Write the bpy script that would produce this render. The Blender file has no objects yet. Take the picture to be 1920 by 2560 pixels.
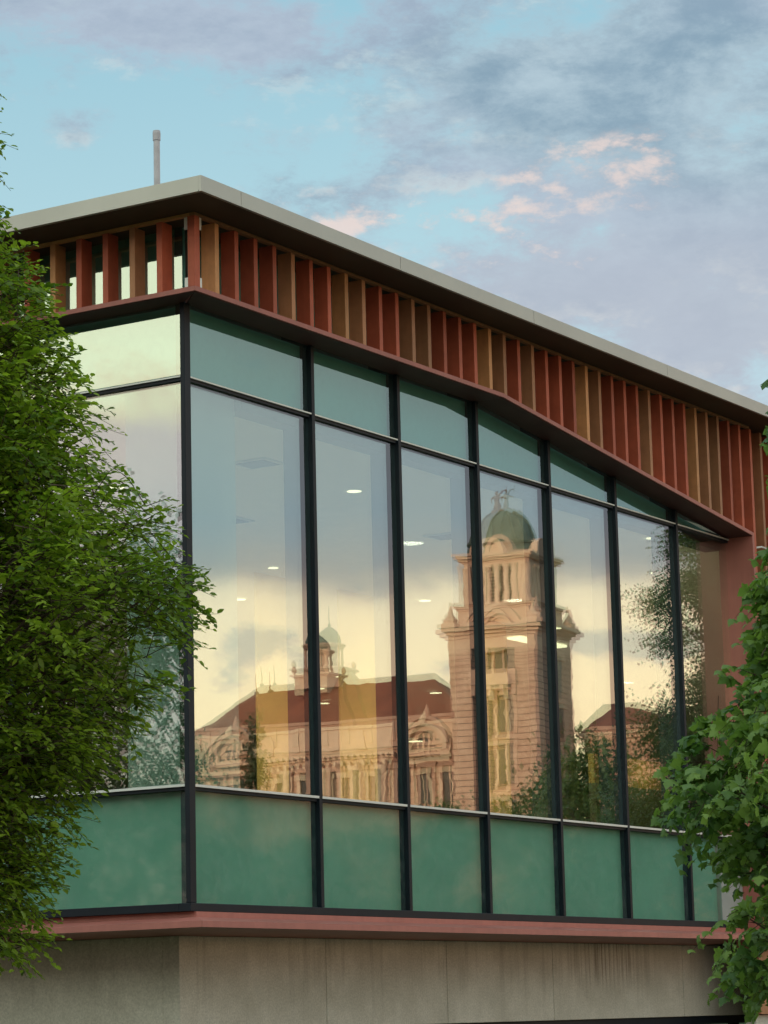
import bpy, math, random
import numpy as np
from mathutils import Vector, Matrix
C = bpy.context.scene.collection
scn = bpy.context.scene
R = math.radians

# ---------------------------------------------------------------- camera
CAM = Vector((-19.215, -13.914, -0.967))
yaw, pitch, roll = 1.01427, 0.178415, -0.024153
fwd = Vector((math.sin(yaw)*math.cos(pitch), math.cos(yaw)*math.cos(pitch), math.sin(pitch)))
rt0 = Vector((math.cos(yaw), -math.sin(yaw), 0)); up0 = rt0.cross(fwd)
rt = math.cos(roll)*rt0 + math.sin(roll)*up0; up = -math.sin(roll)*rt0 + math.cos(roll)*up0
cd = bpy.data.cameras.new('camera'); cam = bpy.data.objects.new('camera', cd); C.objects.link(cam)
m = Matrix((rt, up, -fwd)).transposed().to_4x4(); m.translation = CAM
cam.matrix_world = m
cd.sensor_fit = 'VERTICAL'; cd.sensor_height = 36; cd.lens = 6973.4*36/2560
cd.clip_start = 0.5; cd.clip_end = 6000
scn.camera = cam
scn.render.resolution_x = 768; scn.render.resolution_y = 1024
scn.view_settings.view_transform = 'Standard'; scn.view_settings.look = 'None'
scn.view_settings.exposure = 0.45; scn.view_settings.gamma = 1
scn.cycles.max_bounces = 14; scn.cycles.transparent_max_bounces = 24
scn.cycles.diffuse_bounces = 4; scn.cycles.glossy_bounces = 5
scn.cycles.use_denoising = True

# ---------------------------------------------------------------- node helper
class NT:
    def __init__(s, tree): s.t = tree; s.l = tree.links
    def n(s, ty, **kw):
        nd = s.t.nodes.new(ty)
        for k, v in kw.items(): setattr(nd, k, v)
        return nd
    def put(s, sock, v):
        if v is None: return
        if hasattr(v, 'is_output') or hasattr(v, 'links'): s.l.new(v, sock)
        else: sock.default_value = v
    def m(s, op, a, b=None, c=None, clamp=False):
        nd = s.n('ShaderNodeMath', operation=op, use_clamp=clamp)
        for i, v in enumerate((a, b, c)): s.put(nd.inputs[i], v)
        return nd.outputs[0]
    def vm(s, op, a, b=None, sc=None):
        nd = s.n('ShaderNodeVectorMath', operation=op)
        s.put(nd.inputs[0], a); s.put(nd.inputs[1], b)
        if sc is not None: s.put(nd.inputs['Scale'], sc)
        return nd.outputs[0]
    def xyz(s, v):
        nd = s.n('ShaderNodeSeparateXYZ'); s.put(nd.inputs[0], v); return nd.outputs
    def comb(s, x=0., y=0., z=0.):
        nd = s.n('ShaderNodeCombineXYZ')
        for i, v in enumerate((x, y, z)): s.put(nd.inputs[i], v)
        return nd.outputs[0]
    def noise(s, v, scale=1., detail=4., rough=.55, dist=0., color=False):
        nd = s.n('ShaderNodeTexNoise'); s.put(nd.inputs['Vector'], v)
        nd.inputs['Scale'].default_value = scale; nd.inputs['Detail'].default_value = detail
        nd.inputs['Roughness'].default_value = rough; nd.inputs['Distortion'].default_value = dist
        return nd.outputs['Color' if color else 'Fac']
    def step(s, v, a, b, lo=0., hi=1.):
        nd = s.n('ShaderNodeMapRange', interpolation_type='SMOOTHSTEP'); s.put(nd.inputs[0], v)
        for i, q in enumerate((a, b, lo, hi)): nd.inputs[i+1].default_value = q
        return nd.outputs[0]
    def mix(s, f, a, b, ty='MIX'):
        nd = s.n('ShaderNodeMix', data_type='RGBA', blend_type=ty); s.put(nd.inputs[0], f)
        for i, v in ((6, a), (7, b)):
            if isinstance(v, tuple) and len(v) == 3: v = v + (1,)
            s.put(nd.inputs[i], v)
        return nd.outputs[2]
    def ramp(s, f, stops, interp='LINEAR'):
        nd = s.n('ShaderNodeValToRGB'); s.put(nd.inputs[0], f); cr = nd.color_ramp; cr.interpolation = interp
        while len(cr.elements) < len(stops): cr.elements.new(0.5)
        for e, (p, c) in zip(cr.elements, stops): e.position = p; e.color = tuple(c) + (1,)
        return nd.outputs[0]

# ---------------------------------------------------------------- world
SUN_AZ, SUN_EL = 275.0, 9.0
world = bpy.data.worlds.new('World'); scn.world = world; world.use_nodes = True
wt = world.node_tree; wt.nodes.clear(); W = NT(wt)
sky = W.n('ShaderNodeTexSky', sky_type='NISHITA', sun_disc=False, sun_elevation=R(SUN_EL), sun_rotation=R(SUN_AZ), altitude=100., air_density=1., dust_density=1.2, ozone_density=1.6)
direc = W.n('ShaderNodeTexCoord').outputs['Generated']
dx, dy, dz = W.xyz(direc)
az = W.m('MULTIPLY', W.m('ARCTAN2', dx, dy), 57.29578)
el = W.m('MULTIPLY', W.m('ARCSINE', dz), 57.29578)
# noise on the direction sphere, squeezed vertically so clouds lie in banks
pv = W.vm('MULTIPLY', direc, (1., 1., 2.1))
n1 = W.noise(pv, 22., 9., .62, .15)
n2 = W.noise(W.vm('ADD', pv, (3.1, 7.7, 1.3)), 62., 7., .68)
n3 = W.noise(W.vm('ADD', pv, (9.1, 2.7, 5.3)), 5., 4., .5)
fb = W.m('ADD', W.m('MULTIPLY', W.m('SUBTRACT', n1, .5), 2.9), W.m('MULTIPLY', W.m('SUBTRACT', n2, .5), 1.3))
def blobs(lst):
    tot = None
    for a0, e0, sa, se, w in lst:
        u = W.m('MULTIPLY', W.m('SUBTRACT', az, a0), 1/sa); v = W.m('MULTIPLY', W.m('SUBTRACT', el, e0), 1/se)
        d = W.m('MULTIPLY_ADD', u, u, W.m('MULTIPLY', v, v))
        g = W.m('MULTIPLY', W.m('EXPONENT', W.m('MULTIPLY', d, -.8)), w)
        tot = g if tot is None else W.m('ADD', tot, g)
    return tot
GREY = [(52.95, 20.35, 3.9, 0.8, 1.1), (55.26, 19.71, 1.38, 0.49, 0.8), (51.66, 18.02, 0.52, 0.45, 0.75), (56.25, 17.89, 1.12, 0.37, 0.6), (58.66, 18.13, 0.78, 0.41, 0.7), (60.34, 17.39, 1.12, 0.33, 0.6), (60.29, 18.47, 0.52, 0.23, 0.7), (61.4, 19.0, 1.9, 0.6, 0.8), (64.4, 18.4, 2.5, 1.1, .6), (65.8, 20.1, 1.4, 0.6, 0.7), (63.9, 16.3, 2.7, 0.8, 0.85), (62.3, 15.0, 3.0, 0.5, 0.7), (65.2, 13.7, 2.4, 0.8, 0.9), (58.2, 16.85, 0.86, 0.41, 0.4)]
PINK = [(62.38, 17.07, 0.95, 0.29, 1), (60.48, 16.21, 1.64, 0.21, 1), (61.97, 15.34, 0.95, 0.23, 0.9), (57.37, 16.09, 0.3, 0.18, 0.7), (64.16, 17.19, 0.78, 0.33, 0.5)]
gd = W.m('ADD', W.m('ADD', blobs(GREY), fb), W.m('MULTIPLY', W.step(az, 54.5, 63.), .58))
gmask = W.step(gd, .05, .95)
pv2 = W.vm('ADD', pv, (.004, .004, -.012))
lit = W.m('SUBTRACT', W.m('ADD', W.m('MULTIPLY', n1, 2.9), W.m('MULTIPLY', n2, 1.3)), W.m('ADD', W.m('MULTIPLY', W.noise(pv2, 22., 9., .62, .15), 2.9), W.m('MULTIPLY', W.noise(W.vm('ADD', pv2, (3.1, 7.7, 1.3)), 62., 7., .68), 1.3)))
pink = blobs([(a, b, c*1.35, d*1.6, e) for a, b, c, d, e in PINK])
pmask = W.m('MULTIPLY', W.step(pink, .06, .35), W.step(W.m('ADD', pink, W.m('ADD', W.m('MULTIPLY', fb, .8), W.m('MULTIPLY', lit, 1.3))), .40, 1.7))
# east side: clear evening blue, cloud banks
K = 10.0   # radiances below are divided by the background strength of 0.1
def c3(r, g, b, k=1.): return (r*K*k, g*K*k, b*K*k)
e_blue = W.ramp(W.m('MULTIPLY', el, 1/90.), [(0., c3(.60, .66, .70)), (.12, c3(.46, .58, .63)), (.18, c3(.37, .57, .62)), (.235, c3(.27, .49, .58)), (.4, c3(.5, .65, .75)), (1., c3(.65, .78, .9))])
e_blue = W.mix(.25, e_blue, sky.outputs[0])
grey = W.mix(W.step(W.m('ADD', fb, W.m('MULTIPLY', gd, .25)), -.45, 1.1), c3(.34, .43, .49), c3(.175, .255, .33))
grey = W.mix(W.m('MULTIPLY', W.step(n3, .45, .65), .5), grey, c3(.36, .38, .48))
grey = W.mix(W.m('MULTIPLY', W.step(el, 17.8, 14.), .75), grey, c3(.36, .38, .44))
edge = W.m('MULTIPLY', W.step(lit, .02, .55), W.step(gd, 1.5, .4))
grey = W.mix(W.m('MULTIPLY', edge, .9), grey, W.mix(W.step(el, 19., 15.5), c3(.42, .51, .54), c3(.51, .51, .51)))
east = W.mix(W.m('MULTIPLY', gmask, .90), e_blue, grey)
east = W.mix(W.m('MULTIPLY', pmask, .85), east, c3(.60, .51, .48))
# south east: warm glow under a long grey bank (what the long face mirrors)
wel = W.m('ADD', el, W.m('ADD', W.m('MULTIPLY', W.m('SUBTRACT', n1, .5), 1.3), W.m('MULTIPLY', W.m('SUBTRACT', n3, .5), .8)))
SE = W.ramp(W.m('MULTIPLY', wel, 1/90.), [(0., c3(1.75, 1.05, .50)), (.045, c3(1.62, 1.06, .60)), (.075, c3(1.50, 1.06, .68)), (.0925, c3(1.30, .97, .69)), (.0985, c3(.50, .44, .44)), (.112, c3(.37, .41, .48)), (.15, c3(.44, .45, .46)), (.175, c3(.46, .54, .56)), (.20, c3(.46, .64, .65)), (.24, c3(.50, .72, .73)), (.4, c3(.75, .85, .88)), (1., c3(.65, .78, .9))])
small = W.step(W.m('ADD', blobs([(116.9, 7.35, 1.5, .33, 1.0), (119.3, 7.0, 1.3, .25, .6), (124.8, 7.6, .5, .3, .75), (126.0, 8.3, .6, .15, .5)]), W.m('MULTIPLY', fb, 1.4)), .3, .8)
SE = W.mix(W.m('MULTIPLY', small, .48), SE, c3(.38, .42, .47))
# west and north: bright cream clouds (what the short face mirrors)
nel = W.m('ADD', el, W.m('MULTIPLY', fb, 1.0))
NW = W.ramp(W.m('MULTIPLY', nel, 1/90.), [(0., c3(.9, .62, .40)), (.05, c3(.7, .55, .45)), (.10, c3(.74, .62, .68)), (.130, c3(.88, .68, .70)), (.138, c3(1.2, .98, .72)), (.150, c3(1.35, 1.45, 1.10)), (.30, c3(1.0, 1.15, 1.05)), (1., c3(.65, .78, .9))])
# blend by azimuth
azp = W.m('MODULO', W.m('ADD', az, 360.), 360.)
fSE = W.m('MULTIPLY', W.step(azp, 72., 104.), W.step(azp, 235., 170.))
fNW = W.m('MULTIPLY', W.step(azp, 180., 235.), W.step(azp, 350., 325.))
col = W.mix(fSE, east, SE); col = W.mix(fNW, col, NW)
bg = W.n('ShaderNodeBackground'); bg.inputs['Strength'].default_value = 1/K
W.l.new(col, bg.inputs['Color']); wo = W.n('ShaderNodeOutputWorld'); W.l.new(bg.outputs[0], wo.inputs[0])

sd = bpy.data.lights.new('sun', 'SUN'); sd.energy = 2.5; sd.angle = R(2.5); sd.color = (1., .66, .46)
sun = bpy.data.objects.new('sun', sd); C.objects.link(sun)
sv = Vector((math.sin(R(SUN_AZ))*math.cos(R(SUN_EL)), math.cos(R(SUN_AZ))*math.cos(R(SUN_EL)), math.sin(R(SUN_EL))))
sun.rotation_euler = sv.to_track_quat('Z', 'Y').to_euler()

# ---------------------------------------------------------------- materials
MATS = {}
def mat(name, base, rough=.6, spec=.4, metal=0., var=.12, vscale=3., bump=0., bscale=40., streak=0., coat=0., rnd=0.):
    if name in MATS: return MATS[name]
    mt = bpy.data.materials.new(name); mt.use_nodes = True; t = NT(mt.node_tree)
    b = mt.node_tree.nodes['Principled BSDF']
    pos = t.n('ShaderNodeNewGeometry').outputs['Position']
    nz = t.noise(pos, vscale, 5., .6)
    f = t.step(nz, .3, .7)
    if streak:
        s2 = t.noise(t.vm('MULTIPLY', pos, (9., 9., .9)), 1., 5., .6)
        f = t.m('ADD', t.m('MULTIPLY', f, 1-streak), t.m('MULTIPLY', t.step(s2, .35, .7), streak))
    c0 = tuple(max(0., x*(1-var)) for x in base); c1 = tuple(min(1., x*(1+var)) for x in base)
    cc = t.mix(f, c0, c1)
    if rnd:
        k = t.m('MULTIPLY_ADD', t.n('ShaderNodeObjectInfo').outputs['Random'], 2*rnd, 1-rnd); cc = t.mix(1., cc, t.comb(k, k, k), 'MULTIPLY')
    t.l.new(cc, b.inputs['Base Color'])
    b.inputs['Roughness'].default_value = rough; b.inputs['Metallic'].default_value = metal
    b.inputs['Specular IOR Level'].default_value = spec; b.inputs['Coat Weight'].default_value = coat
    if bump:
        bn = t.n('ShaderNodeBump'); bn.inputs['Strength'].default_value = bump; bn.inputs['Distance'].default_value = .01
        t.l.new(t.noise(pos, bscale, 6., .6), bn.inputs['Height']); t.l.new(bn.outputs[0], b.inputs['Normal'])
    MATS[name] = mt; return mt

def glass(name, r0, tint, axis, amp, tilt=(0., 0.), pillow=0., ior=1.45, seed=0., film=0., jit=.0022, rough=0., mirror=(1., 1., 1.)):
    """Thin window sheet: a share of the light mirrors off a slightly uneven surface, the rest passes tinted."""
    mt = bpy.data.materials.new(name); mt.use_nodes = True; t = NT(mt.node_tree); mt.node_tree.nodes.clear()
    geo = t.n('ShaderNodeNewGeometry'); pos = geo.outputs['Position']
    px_, py_, pz_ = t.xyz(pos); h = px_ if axis == 'y' else py_
    rnd = t.n('ShaderNodeObjectInfo').outputs['Random']
    off = t.m('ADD', t.m('MULTIPLY', rnd, 37.), seed)
    # roller wave (fast along z), slow bow, and a coarser swell
    w1 = t.noise(t.comb(t.m('MULTIPLY', h, .8), off, t.m('MULTIPLY', pz_, 9.)), 1., 2., .5)
    w2 = t.noise(t.comb(t.m('MULTIPLY', h, 1.7), t.m('ADD', off, 9.), t.m('MULTIPLY', pz_, 1.1)), 1., 3., .5, color=True)
    cx_, cy_, cz_ = t.xyz(w2)
    gx, gy, gz = t.xyz(t.n('ShaderNodeTexCoord').outputs['Generated'])
    gh = gx if axis == 'y' else gy
    nh = t.m('ADD', t.m('MULTIPLY', t.m('SUBTRACT', cx_, .5), amp*1.2), t.m('MULTIPLY', t.m('SUBTRACT', w1, .5), amp*.6))
    nh = t.m('ADD', nh, t.m('MULTIPLY', t.m('SUBTRACT', gh, .5), pillow)); nh = t.m('ADD', nh, tilt[0])
    nh = t.m('ADD', nh, t.m('MULTIPLY', t.m('SUBTRACT', rnd, .5), jit))
    nv = t.m('ADD', t.m('MULTIPLY', t.m('SUBTRACT', cy_, .5), amp*1.3), t.m('MULTIPLY', t.m('SUBTRACT', gz, .5), pillow)); nv = t.m('ADD', nv, tilt[1])
    vec = t.comb(nh, 0., nv) if axis == 'y' else t.comb(0., nh, nv)
    nrm = t.vm('NORMALIZE', t.vm('ADD', geo.outputs['Normal'], vec))
    dt = t.n('ShaderNodeVectorMath', operation='DOT_PRODUCT'); t.l.new(geo.outputs['Normal'], dt.inputs[0]); t.l.new(geo.outputs['Incoming'], dt.inputs[1])
    g5 = t.m('POWER', t.m('SUBTRACT', 1., t.m('ABSOLUTE', dt.outputs['Value']), clamp=True), 5.)
    fac = t.m('MULTIPLY_ADD', t.m('MULTIPLY_ADD', g5, .96, .04), 1-r0, r0, clamp=True)
    gl = t.n('ShaderNodeBsdfGlossy'); gl.inputs['Roughness'].default_value = rough; gl.inputs['Color'].default_value = mirror + (1,)
    t.l.new(nrm, gl.inputs['Normal'])
    tr = t.n('ShaderNodeBsdfTransparent'); tr.inputs['Color'].default_value = tint + (1,)
    ms = t.n('ShaderNodeMixShader'); t.l.new(fac, ms.inputs[0]); t.l.new(tr.outputs[0], ms.inputs[1]); t.l.new(gl.outputs[0], ms.inputs[2])
    out = ms.outputs[0]
    if film:
        df = t.n('ShaderNodeBsdfDiffuse'); df.inputs['Color'].default_value = (.75, .8, .76, 1)
        m2 = t.n('ShaderNodeMixShader')
        dn = t.noise(t.vm('MULTIPLY', pos, (1., 1., 1.)), 9., 6., .7, .6)
        t.l.new(t.m('MULTIPLY', t.step(dn, .35, .8), film), m2.inputs[0]); t.l.new(out, m2.inputs[1]); t.l.new(df.outputs[0], m2.inputs[2]); out = m2.outputs[0]
    o = t.n('ShaderNodeOutputMaterial'); t.l.new(out, o.inputs[0]); MATS[name] = mt; return mt

def emis(name, colr, st):
    mt = bpy.data.materials.new(name); mt.use_nodes = True; nt = mt.node_tree; nt.nodes.clear()
    e = nt.nodes.new('ShaderNodeEmission'); e.inputs[0].default_value = colr+(1,); e.inputs[1].default_value = st
    o = nt.nodes.new('ShaderNodeOutputMaterial'); nt.links.new(e.outputs[0], o.inputs[0]); return mt

M_red = mat('terracotta_red_metal', (.43, .095, .048), .55, .35, rnd=.22, var=.16, vscale=6., bump=.15, bscale=120., streak=.4)
M_org = mat('terracotta_orange_metal', (.56, .26, .105), .55, .35, rnd=.2, var=.16, vscale=6., bump=.15, bscale=120., streak=.4)
M_brn = mat('terracotta_brown_metal', (.41, .185, .09), .55, .35, rnd=.2, var=.16, vscale=6., bump=.15, bscale=120., streak=.4)
M_ledge = mat('ledge_red_metal', (.37, .125, .098), .5, .4, var=.12, vscale=2., streak=.5)
M_fascia = mat('champagne_fascia_metal', (.43, .42, .375), .42, .5, metal=.35, var=.05, vscale=1.2)
M_soffit = mat('soffit_brown_panel', (.075, .048, .030), .6, .3, var=.15, vscale=1.)
M_dark = mat('anodised_dark_frame', (.006, .011, .018), .5, .25, metal=0., var=.15)
M_silver = mat('bright_gasket_metal', (.70, .70, .66), .45, .5, metal=.1, var=.05)
M_int = mat('interior_dark_frame', (.03, .045, .06), .6, .3)
M_brk = mat('grey_bracket_metal', (.45, .46, .45), .4, .5, metal=.4)
M_ceil = mat('ceiling_tile', (.78, .70, .60), .9, .1, var=.03)
M_wall = mat('painted_wall', (.50, .48, .44), .9, .1, var=.04)
M_col = mat('painted_column', (.62, .66, .64), .9, .1, var=.03)
M_floor = mat('carpet', (.22, .20, .17), .95, .1)
M_yel = mat('yellow_painted_wall', (.52, .32, .085), .8, .2, var=.05)
M_back = mat('frosted_back_panel', (.205, .365, .30), .7, .3, var=.05, vscale=1.5)
M_back2 = mat('frosted_upper_panel', (.17, .40, .36), .7, .3, var=.04, vscale=1.5)
M_grey = mat('grey_column_render', (.33, .34, .32), .8, .2, var=.08, bump=.1)
M_pipe = mat('galvanised_pipe', (.42, .40, .42), .5, .4, metal=.3, var=.12, vscale=8.)
T1 = (.80, .93, .88)
G_out = glass('outer_glass_sheet', .15, T1, 'y', .0012, tilt=(.0004, -.0017), pillow=.0022, seed=3., jit=.005)
G_in = glass('coated_inner_glass_sheet', .50, (.80, .90, .85), 'y', .0023, pillow=-.0006, seed=51.)
G_sp = glass('spandrel_glass_sheet', .038, (.76, .92, .85), 'y', .002, seed=13., film=.06, rough=.04)
G_tp = glass('upper_glass_sheet', .26, (.78, .94, .90), 'y', .002, seed=17., film=.04, mirror=(.80, 1., .95))
GL_out = glass('outer_glass_sheet_short', .12, T1, 'x', .0010, tilt=(.001, -.0016), seed=3.)
GL_in = glass('coated_inner_glass_sheet_short', .42, (.80, .90, .85), 'x', .0012, seed=51.)
GL_sp = glass('spandrel_glass_sheet_short', .03, (.76, .92, .85), 'x', .0015, seed=13., film=.06, rough=.04)
GL_tp = glass('upper_glass_sheet_short', .38, (.78, .94, .90), 'x', .002, seed=17., film=.04, mirror=(.96, 1., .90))

# concrete with rain streaks
def concrete():
    mt = bpy.data.materials.new('stained_concrete'); mt.use_nodes = True; t = NT(mt.node_tree); b = mt.node_tree.nodes['Principled BSDF']
    pos = t.n('ShaderNodeNewGeometry').outputs['Position']; x, y, z = t.xyz(pos)
    base = t.mix(t.step(t.noise(pos, 2.2, 6., .65), .3, .7), (.52, .485, .41), (.64, .60, .52))
    fine = t.mix(t.step(t.noise(pos, 55., 4., .7), .3, .7), (.82, .82, .82), (1.12, 1.12, 1.12))
    base = t.mix(1., base, fine, 'MULTIPLY')
    s = t.noise(t.vm('MULTIPLY', pos, (9., 9., .55)), 1., 5., .65)
    fade = t.step(z, -1.0, -.3)
    drip = t.m('MULTIPLY', t.step(s, .50, .70), t.m('MULTIPLY_ADD', fade, .6, .25))
    base = t.mix(t.m('MULTIPLY', drip, .32), base, (.17, .14, .11))
    # heavy brown run below the sill near x = 8.6, with its own drips
    u = t.m('MULTIPLY', t.m('SUBTRACT', x, 8.6), 1/.85); g = t.m('EXPONENT', t.m('MULTIPLY', t.m('MULTIPLY', u, u), -1.))
    s3 = t.noise(t.vm('MULTIPLY', pos, (16., 16., .3)), 1., 3., .6)
    hv = t.m('MULTIPLY', t.m('MULTIPLY', g, t.step(s3, .45, .62)), t.step(t.m('ADD', z, t.m('MULTIPLY', s3, -.6)), -1.2, -.8))
    base = t.mix(t.m('MULTIPLY', hv, .7), base, (.12, .085, .055))
    wsp = t.step(t.noise(t.vm('MULTIPLY', pos, (14., 14., .8)), 1., 4., .6), .66, .8)
    base = t.mix(t.m('MULTIPLY', wsp, .3), base, (.5, .48, .42))
    t.l.new(base, b.inputs['Base Color']); b.inputs['Roughness'].default_value = .85; b.inputs['Specular IOR Level'].default_value = .2
    bn = t.n('ShaderNodeBump'); bn.inputs['Strength'].default_value = .25; bn.inputs['Distance'].default_value = .006
    t.l.new(t.noise(pos, 60., 6., .7), bn.inputs['Height']); t.l.new(bn.outputs[0], b.inputs['Normal'])
    return mt
M_conc = concrete()

# ---------------------------------------------------------------- mesh helpers
class MB:
    def __init__(s): s.v = []; s.f = []
    def poly(s, pts, faces):
        o = len(s.v); s.v += [tuple(p) for p in pts]; s.f += [tuple(i+o for i in f) for f in faces]; return s
    def box(s, x0, x1, y0, y1, z0, z1):
        p = [(x, y, z) for z in (z0, z1) for y in (y0, y1) for x in (x0, x1)]
        return s.poly(p, [(0, 2, 3, 1), (4, 5, 7, 6), (0, 1, 5, 4), (2, 6, 7, 3), (0, 4, 6, 2), (1, 3, 7, 5)])
    def hexa(s, a, b):   # two matching quads a, b (4 points each)
        return s.poly(list(a)+list(b), [(3, 2, 1, 0), (4, 5, 6, 7), (0, 1, 5, 4), (1, 2, 6, 5), (2, 3, 7, 6), (3, 0, 4, 7)])
    def prism(s, ringa, ringb):
        n = len(ringa); return s.poly(list(ringa)+list(ringb), [tuple(reversed(range(n))), tuple(range(n, 2*n))]+[(i, (i+1) % n, n+(i+1) % n, n+i) for i in range(n)])
    def lathe(s, cx, cy, prof, n=20, sx=1., sy=1., mp=None):
        rings = []
        for r, z in prof:
            rings.append([(cx+r*sx*math.cos(2*math.pi*i/n), cy+r*sy*math.sin(2*math.pi*i/n), z) for i in range(n)])
        o = len(s.v)
        for rg in rings: s.v += rg
        for k in range(len(rings)-1):
            for i in range(n):
                j = (i+1) % n; s.f.append((o+k*n+i, o+k*n+j, o+(k+1)*n+j, o+(k+1)*n+i))
        s.f.append(tuple(o+i for i in reversed(range(n)))); s.f.append(tuple(o+(len(rings)-1)*n+i for i in range(n)))
        return s
    def tube(s, pts, rads, n=7):
        pts = [Vector(p) for p in pts]; o = len(s.v); prev = None
        for k, p in enumerate(pts):
            d = (pts[min(k+1, len(pts)-1)]-pts[max(k-1, 0)]).normalized()
            a = d.orthogonal().normalized() if prev is None else (prev - d*prev.dot(d)).normalized(); prev = a; b = d.cross(a)
            for i in range(n):
                t = 2*math.pi*i/n; s.v.append(tuple(p+(a*math.cos(t)+b*math.sin(t))*rads[k]))
        for k in range(len(pts)-1):
            for i in range(n):
                j = (i+1) % n; s.f.append((o+k*n+i, o+k*n+j, o+(k+1)*n+j, o+(k+1)*n+i))
        s.f.append(tuple(o+i for i in reversed(range(n)))); s.f.append(tuple(o+(len(pts)-1)*n+i for i in range(n)))
        return s
    def xf(s, fn): s.v = [tuple(fn(p)) for p in s.v]; return s
    def build(s, name, material, parent=None, smooth=False, bevel=0., flip=False, label=None):
        me = bpy.data.meshes.new(name); f = [tuple(reversed(q)) for q in s.f] if flip else s.f
        v = s.v
        if parent is not None: l = parent_loc(parent); v = [(p[0]-l[0], p[1]-l[1], p[2]-l[2]) for p in v]
        me.from_pydata(v, [], f); me.materials.append(material)
        if smooth: me.polygons.foreach_set('use_smooth', [True]*len(me.polygons))
        o = bpy.data.objects.new(name, me); C.objects.link(o); o.parent = parent
        if bevel:
            b = o.modifiers.new('bevel', 'BEVEL'); b.width = bevel; b.segments = 2; b.limit_method = 'ANGLE'
        if label: o['label'] = label
        return o
def parent_loc(p):
    l = Vector((0, 0, 0))
    while p is not None: l += p.location; p = p.parent
    return l
def thing(name, label, cat, loc=(0, 0, 0), group=None):
    o = bpy.data.objects.new(name, None); C.objects.link(o); o.location = loc; o['label'] = label; o['category'] = cat
    if group: o['group'] = group
    return o

# ---------------------------------------------------------------- setting
GZ = -3.2
g = MB().poly([(-1500, -1500, GZ), (1500, -1500, GZ), (1500, 1500, GZ), (-1500, 1500, GZ)], [(0, 1, 2, 3)])
go = g.build('ground', mat('lawn_ground', (.035, .05, .018), .95, .1, var=.35, vscale=.15)); go['kind'] = 'structure'
p = MB().poly([(-60, -9.5, GZ+.004), (120, -9.5, GZ+.004), (120, -3., GZ+.004), (-60, -3., GZ+.004)], [(0, 1, 2, 3)])
po = p.build('pavement', mat('pavement_concrete', (.13, .125, .115), .9, .2, var=.12, vscale=1.)); po['kind'] = 'structure'

# ---------------------------------------------------------------- the glass corner building
B = thing('glass_corner_building', 'corner building with big glass walls, terracotta louvres and a pale overhanging roof edge', 'building', (0, 0, GZ))
XM = [0., 1.98, 3.50, 5.02, 6.54, 8.06, 9.58, 10.97]       # mullion right edges, long face
YM = [0., 1.98, 3.50, 5.02, 6.54, 8.06, 9.58]              # mullion far edges, short face
XE, YE = 10.975, 9.58
ZS, ZT, ZL, ZSOF = .98, 4.535, 5.20, 5.90
def zl(x):   # underside of the louvre ledge along the long face
    return ZL if x <= 5.03 else ZL-(x-5.03)*.1072
def quadY(name, x0, x1, z0, za, zb, y, material, parent, flip=False):
    return MB().poly([(x0, y, z0), (x1, y, z0), (x1, y, zb), (x0, y, za)], [(0, 1, 2, 3)]).build(name, material, parent)
def quadX(name, y0, y1, z0, z1, x, material, parent):
    return MB().poly([(x, y1, z0), (x, y0, z0), (x, y0, z1), (x, y1, z1)], [(0, 1, 2, 3)]).build(name, material, parent)
XG, YG = -.02, .05     # outer glass planes
for k in range(7):
    a = XM[k]+(.02 if k == 0 else 0); b = XM[k+1]-.052 if k < 6 else 10.97
    w = quadY('window_glass', a, b, ZS+.03, ZT, ZT, YG, G_out, B)
    quadY('inner_sheet', a, b, ZS+.03, ZT, ZT, YG+.025, G_in, w)
    if k < 6: 
        s_ = quadY('spandrel_glass', a, b, 0, ZS, ZS, YG, G_sp, B); quadY('back_panel', a, b, 0, ZS, ZS, YG+.05, M_back, s_)
    else:
        s_ = quadY('spandrel_glass', a, 10.40, 0, ZS, ZS, YG, G_sp, B); quadY('back_panel', a, 10.40, 0, ZS, ZS, YG+.05, M_back, s_)
        MB().box(10.40, XE-.001, YG-.01, YG+.2, 0, ZS).build('grey_column', M_grey, B)
    s_ = quadY('upper_glass', a, b, ZT+.03, max(zl(a), ZT+.031), max(zl(b), ZT+.031), YG, G_tp, B)
    quadY('back_panel', a, b, ZT+.03, max(zl(a), ZT+.031), max(zl(b), ZT+.031), YG+.075, M_back2, s_)
    quadY('clerestory_glass', a, b, zl(a)+.05, ZSOF, ZSOF, YG, G_tp, B)
    quadY('clerestory_lining', a, b, zl(a)+.05, ZSOF, ZSOF, YG+.075, M_back2, B)
for k in range(6):
    a = YM[k]+(.05 if k == 0 else 0); b = YM[k+1]-.07
    w = quadX('window_glass', a, b, ZS+.03, ZT, XG, GL_out, B); quadX('inner_sheet', a, b, ZS+.03, ZT, XG+.025, GL_in, w)
    s_ = quadX('spandrel_glass', a, b, 0, ZS, XG, GL_sp, B); quadX('back_panel', a, b, 0, ZS, XG+.075, M_back, s_)
    s_ = quadX('upper_glass', a, b, ZT+.03, ZL, XG, GL_tp, B); quadX('back_panel', a, b, ZT+.03, ZL, XG+.075, M_back2, s_)
    quadX('clerestory_glass', a, b, ZL+.05, ZSOF, XG, GL_tp, B); quadX('clerestory_lining', a, b, ZL+.05, ZSOF, XG+.05, M_back2, B)
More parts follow.
